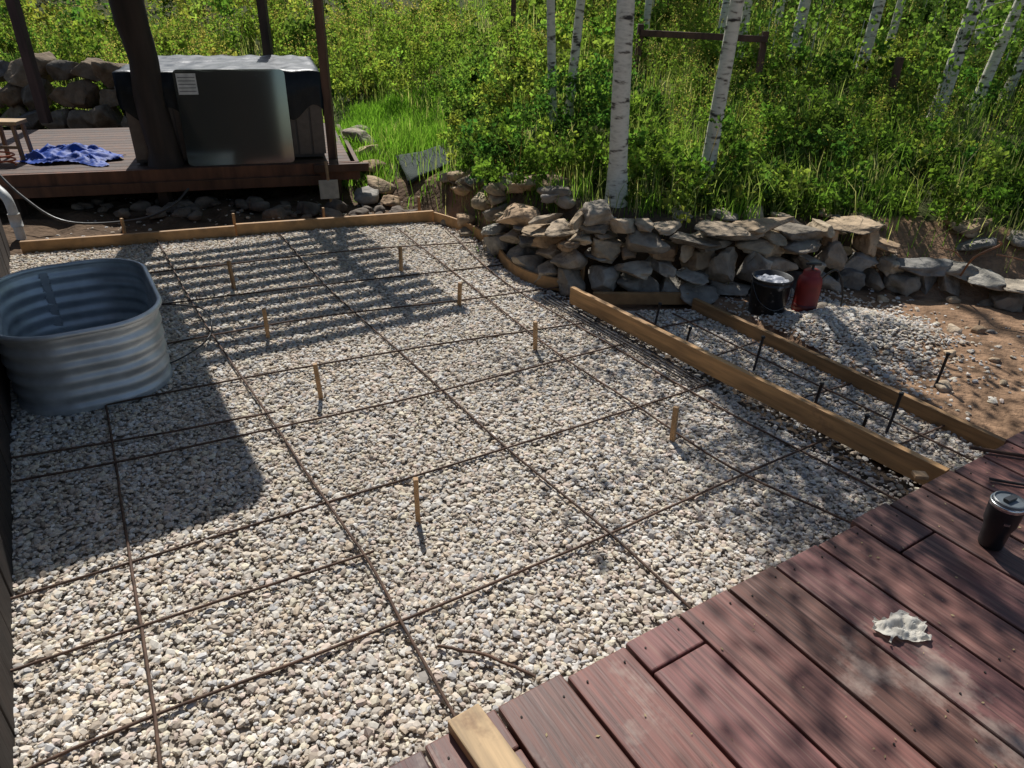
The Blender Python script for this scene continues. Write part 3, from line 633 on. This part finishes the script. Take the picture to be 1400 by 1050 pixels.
for (x,y,R,Hh,n) in [(-.05,6.1,.42,.62,2000),(.45,6.35,.45,.72,2000),(-.35,6.75,.35,.6,1400),(.35,5.55,.3,.38,1200),(.95,5.5,.35,.40,1200),(1.2,5.05,.25,.18,450),(1.85,5.4,.32,.34,1000),(.0,7.3,.5,.8,1600),(-.5,7.9,.4,.9,1400),(2.6,5.35,.3,.34,1000),(3.2,5.2,.35,.36,1100),(3.9,5.0,.35,.38,1100),(4.4,4.9,.4,.4,1100),(-1.3,9.6,.5,.9,1500),(-.6,9.2,.5,1.0,1500),(-1.9,9.9,.5,.9,1400),(.9,7.0,.4,.55,1300),(1.9,6.3,.4,.45,1100)]:
    bush(sb,x,y,R,Hh,n,.038)
cnt=0
for k in range(1200):
    y=4.9+ (rng.random()**1.3)*8.2;hw=1.2+.85*y;x=rng.uniform(-hw*.9,hw)
    dd=y-float(yb(x))
    if dd<.5 or hidden(x,y): continue
    if -2.1<x<-.55 and 6.9<y<9.3: continue
    if cnt>260: break
    R=rng.uniform(.22,.45)*(1+.04*dd);Hh=rng.uniform(.22,.58)*(1+.05*dd)
    bush(sb,x,y,R,Hh,int(620 if y<8 else 480),.041 if y<8 else .053);cnt+=1
sb.obj('hillside_shrubs',M_leaf)
fb=MB()
for k in range(180):
    y=rng.uniform(11.5,25);hw=2+.85*y;x=rng.uniform(-hw,hw)
    pal=np.array([(.24,.26,.075),(.19,.24,.065),(.28,.28,.10)]) if rng.random()<.5 else GREENS
    bush(fb,x,y,rng.uniform(.6,1.1),rng.uniform(.8,1.5),420,.09,pal)
fb.obj('distant_shrubs',M_leaf)
gr=MB()
for k in range(3400):
    y=4.7+(rng.random()**1.1)*9.5;hw=1.2+.85*y;x=rng.uniform(-hw*.9,hw);dd=y-float(yb(x))
    if dd<.2 or (hidden(x,y)): continue
    f_=rng.random()
    pale=float(nz(np.array(x),np.array(y),1.1,2))>.1
    col=(.17,.26,.06) if f_<(.35 if pale else .7) else ((.33,.36,.15) if f_<(.65 if pale else .9) else (.46,.41,.26))
    tuft(gr,x,y,13,rng.uniform(.2,.36)+.012*dd,col,sp=.12,w=.0022+.00026*y,lean=.9)
for k in range(560):
    x=rng.uniform(-2.1,-.45);y=rng.uniform(6.7,9.7)
    if y<float(yb(x))+.1 or (-1.35<x<-.5 and 6.75<y<7.7): continue
    tuft(gr,x,y,36,rng.uniform(.08,.18),(.19,.34,.055),sp=.1,w=.004,lean=1.1)
for x,y in [(.1,5.3),(.25,5.15),(-.1,5.6),(.9,4.95),(.45,5.2),(-.25,6.0),(1.6,5.0)]: tuft(gr,x,y,60,.2,(.16,.27,.05),sp=.08,lean=1.)
gr.obj('hillside_grass',M_grass)
wd=MB()
def weeds(n,fx,fy,h0,h1,ls):
    for k in range(n):
        x,y=fx(),fy();dd=y-float(yb(x))
        if dd<.4 or hidden(x,y) or (-2.1<x<-.6 and y<9.6): continue
        z=float(terr(x,y));h=rng.uniform(h0,h1);ns=6
        P=np.tile([x,y,z],(ns,1))+np.column_stack([rng.normal(0,.06,ns),rng.normal(0,.06,ns),np.zeros(ns)])
        hh_=h*rng.uniform(.7,1.1,ns)
        blades(wd,P,hh_,np.full(ns,.003),np.full(ns,.05),np.tile([.2,.18,.06],(ns,1)))
        C=np.repeat(P,24,0);f_=rng.uniform(.25,1.05,(len(C),1));C=C+np.array([0,0,1])*f_*np.repeat(hh_,24)[:,None]+rng.normal(size=C.shape)*.028
        top=f_[:,0]>.82;cc=np.where(top[:,None],np.array([.40,.29,.15]),np.array([.17,.23,.06]))*rng.uniform(.7,1.3,(len(C),1))
        leaves(wd,C,np.where(top,ls*.4,ls),cc,.3)
weeds(300,lambda:rng.uniform(1.0,9),lambda:rng.uniform(5.6,11),.3,.55,.034)
weeds(220,lambda:rng.uniform(-9,-1),lambda:rng.uniform(9.4,14),.6,1.0,.055)
weeds(100,lambda:rng.uniform(-2,3),lambda:rng.uniform(8,13),.4,.8,.05)
wd.obj('flowering_weeds',M_leaf)

# ------------------------------------------------------------------ aspens
def aspen(x,y,r,Ht,lean=(0,0),nl=2200,cr=.9,cb=.42,name='aspen_tree',ls=.05,b=None,low=0,sg=.10):
    own=b is None
    if own:b=MB()
    z=float(terr(x,y))-.1;n=18;f_=np.linspace(0,1,n)
    wob=.05*np.sin(f_*7+rng.uniform(0,6));wob2=.05*np.sin(f_*6+rng.uniform(0,6))
    P=np.column_stack([x+lean[0]*f_*Ht+wob*f_,y+lean[1]*f_*Ht+wob2*f_,z+f_*Ht])
    R=r*(1-.8*f_)+.004;R[0]*=1.35
    tube(b,P,R,(.5,.5,.45),ns=14,m=0)
    tips=[];nb=30
    for k in range(nb):
        ff=cb+(1-cb)*((k+rng.random())/nb)**1.25; p=np.array([np.interp(ff,f_,P[:,q]) for q in range(3)])
        a=rng.uniform(0,6.283);ln=cr*(1.05-.7*(ff-cb)/(1-cb))*rng.uniform(.5,1.1)
        dv=np.array([math.cos(a),math.sin(a),rng.uniform(.1,.7)]);q=[p,p+dv*ln*.5+[0,0,-.03],p+dv*ln+np.array([0,0,.05])]
        tube(b,q,[r*.25*(1.1-ff),r*.16*(1.1-ff),.002],(.5,.5,.45),ns=5,m=0)
        for u in np.linspace(.35,1,5): tips.append(p+dv*ln*u+rng.normal(size=3)*.06)
    for k in range(low):
        ff=rng.uniform(.08,.32);p=np.array([np.interp(ff,f_,P[:,q]) for q in range(3)]);a=rng.uniform(0,6.28)
        dv=np.array([math.cos(a),math.sin(a),.25])*rng.uniform(.25,.55);tube(b,[p,p+dv],[.005,.002],(.3,.25,.2),ns=4,m=0)
        C=p+dv*rng.uniform(.4,1.1,(60,1))+rng.normal(size=(60,3))*.07
        leaves(b,C,ls*rng.uniform(.7,1.1,60),np.array([.14,.21,.06])*rng.uniform(.7,1.3,(60,1)),.42,m=1)
    tips=np.array(tips);idx=rng.integers(0,len(tips),nl);C=tips[idx]+rng.normal(size=(nl,3))*sg
    leaves(b,C,ls*rng.uniform(.7,1.2,nl),np.array([.10,.16,.035])*rng.uniform(.7,1.3,(nl,1)),.42,m=1)
    if own: b.obj(name,[M_bark,M_leaf],smooth=True)
aspen(.72,5.08,.064,6.5,(-.045,.0),nl=4800,cr=1.0,cb=.26,sg=.13)
aspen(1.43,5.48,.052,6.4,(.03,.0),nl=5000,cr=1.05,cb=.26,sg=.13)
aspen(.32,6.76,.038,5.4,(-.06,.02),nl=1800,cr=.75,cb=.32)
aspen(.44,6.84,.04,5.6,(.05,.03),nl=2200,cr=.85,cb=.32)
aspen(3.10,8.9,.062,6.5,(.03,0),nl=500,cr=.9,cb=.45,low=3)
aspen(3.62,8.25,.058,6.5,(.03,0),nl=500,cr=.9,cb=.45,low=2)
aspen(4.10,7.42,.066,6.8,(.05,0),nl=600,cr=.9,cb=.42,low=2)
aspen(4.55,7.6,.05,6,(.12,0),nl=500,cr=.9,cb=.42,low=3)
aspen(2.75,9.8,.05,6,(0,0),nl=300,cr=.8,low=1)
aspen(2.4,9.6,.045,6,(.06,0),nl=300,cr=.8,low=2)
aspen(4.35,9.3,.045,6,(.02,0),nl=300,cr=.8,low=2)
aspen(5.3,9.2,.05,6,(.04,0),nl=300,cr=.8,low=3)
aspen(5.0,7.9,.045,6,(.16,0),nl=300,cr=.8,low=3)
aspen(3.3,10.2,.045,6,(-.02,0),nl=300,cr=.8,low=2)
aspen(1.5,9.6,.04,6,(.02,0),nl=300,cr=.8,low=1)
aspen(4.6,5.9,.045,6.0,(-.04,-.02),nl=2600,cr=1.0,cb=.36,low=0)
gb=MB()
for k in range(38):
    y=rng.uniform(10.5,20);x=rng.uniform(-.15*y,.9*y)
    aspen(x,y,rng.uniform(.04,.075),rng.uniform(6,8),(rng.normal()*.03,0),nl=160,cr=1.,cb=.4,b=gb,ls=.09,low=4)
gb.obj('aspen_grove',[M_bark,M_leaf],smooth=True)
sp_=MB()
for k in range(70):
    x=rng.uniform(2.2,8.5);y=rng.uniform(6.6,12);z=float(terr(x,y));h=rng.uniform(.5,1.2)
    tube(sp_,[(x,y,z),(x+.03,y,z+h)],[.008,.003],(.3,.28,.22),ns=5,m=0)
    C=np.column_stack([x+rng.normal(0,.2,120),y+rng.normal(0,.2,120),z+h*rng.uniform(.35,1.1,120)])
    leaves(sp_,C,.055*rng.uniform(.7,1.2,120),np.array([.14,.21,.06])*rng.uniform(.7,1.3,(120,1)),.42,m=1)
sp_.obj('aspen_saplings',[M_bark,M_leaf])

# ------------------------------------------------------------------ light, sky, camera
el=math.radians(48);to=Vector((-.25*math.cos(el),.968*math.cos(el),math.sin(el))).normalized()
sd=bpy.data.lights.new('sun','SUN');sd.energy=5.0;sd.angle=math.radians(.5);sd.color=(1,.98,.94)
so=bpy.data.objects.new('sun',sd);so.rotation_euler=to.to_track_quat('Z','Y').to_euler();scene.collection.objects.link(so)
w=bpy.data.worlds.new('World');scene.world=w;w.use_nodes=True;nt=w.node_tree
bg=nt.nodes['Background'];sk=nt.nodes.new('ShaderNodeTexSky');sk.sky_type='NISHITA';sk.sun_disc=False;sk.sun_elevation=el;sk.sun_rotation=math.radians(-14.5)
nt.links.new(sk.outputs[0],bg.inputs[0]);bg.inputs[1].default_value=.085
P_=math.radians(29);R_=math.radians(1.5)
f=Vector((0,math.cos(P_),-math.sin(P_)));u0=Vector((0,math.sin(P_),math.cos(P_)));r0=Vector((1,0,0))
r=r0*math.cos(R_)+u0*math.sin(R_);u=u0*math.cos(R_)-r0*math.sin(R_)
cam=bpy.data.cameras.new('camera');co=bpy.data.objects.new('camera',cam);scene.collection.objects.link(co)
co.matrix_world=Matrix(((r.x,u.x,-f.x,0),(r.y,u.y,-f.y,0),(r.z,u.z,-f.z,1.8),(0,0,0,1)))
cam.lens=36*965/1400;cam.sensor_width=36;cam.clip_start=.05;cam.clip_end=1000
scene.camera=co
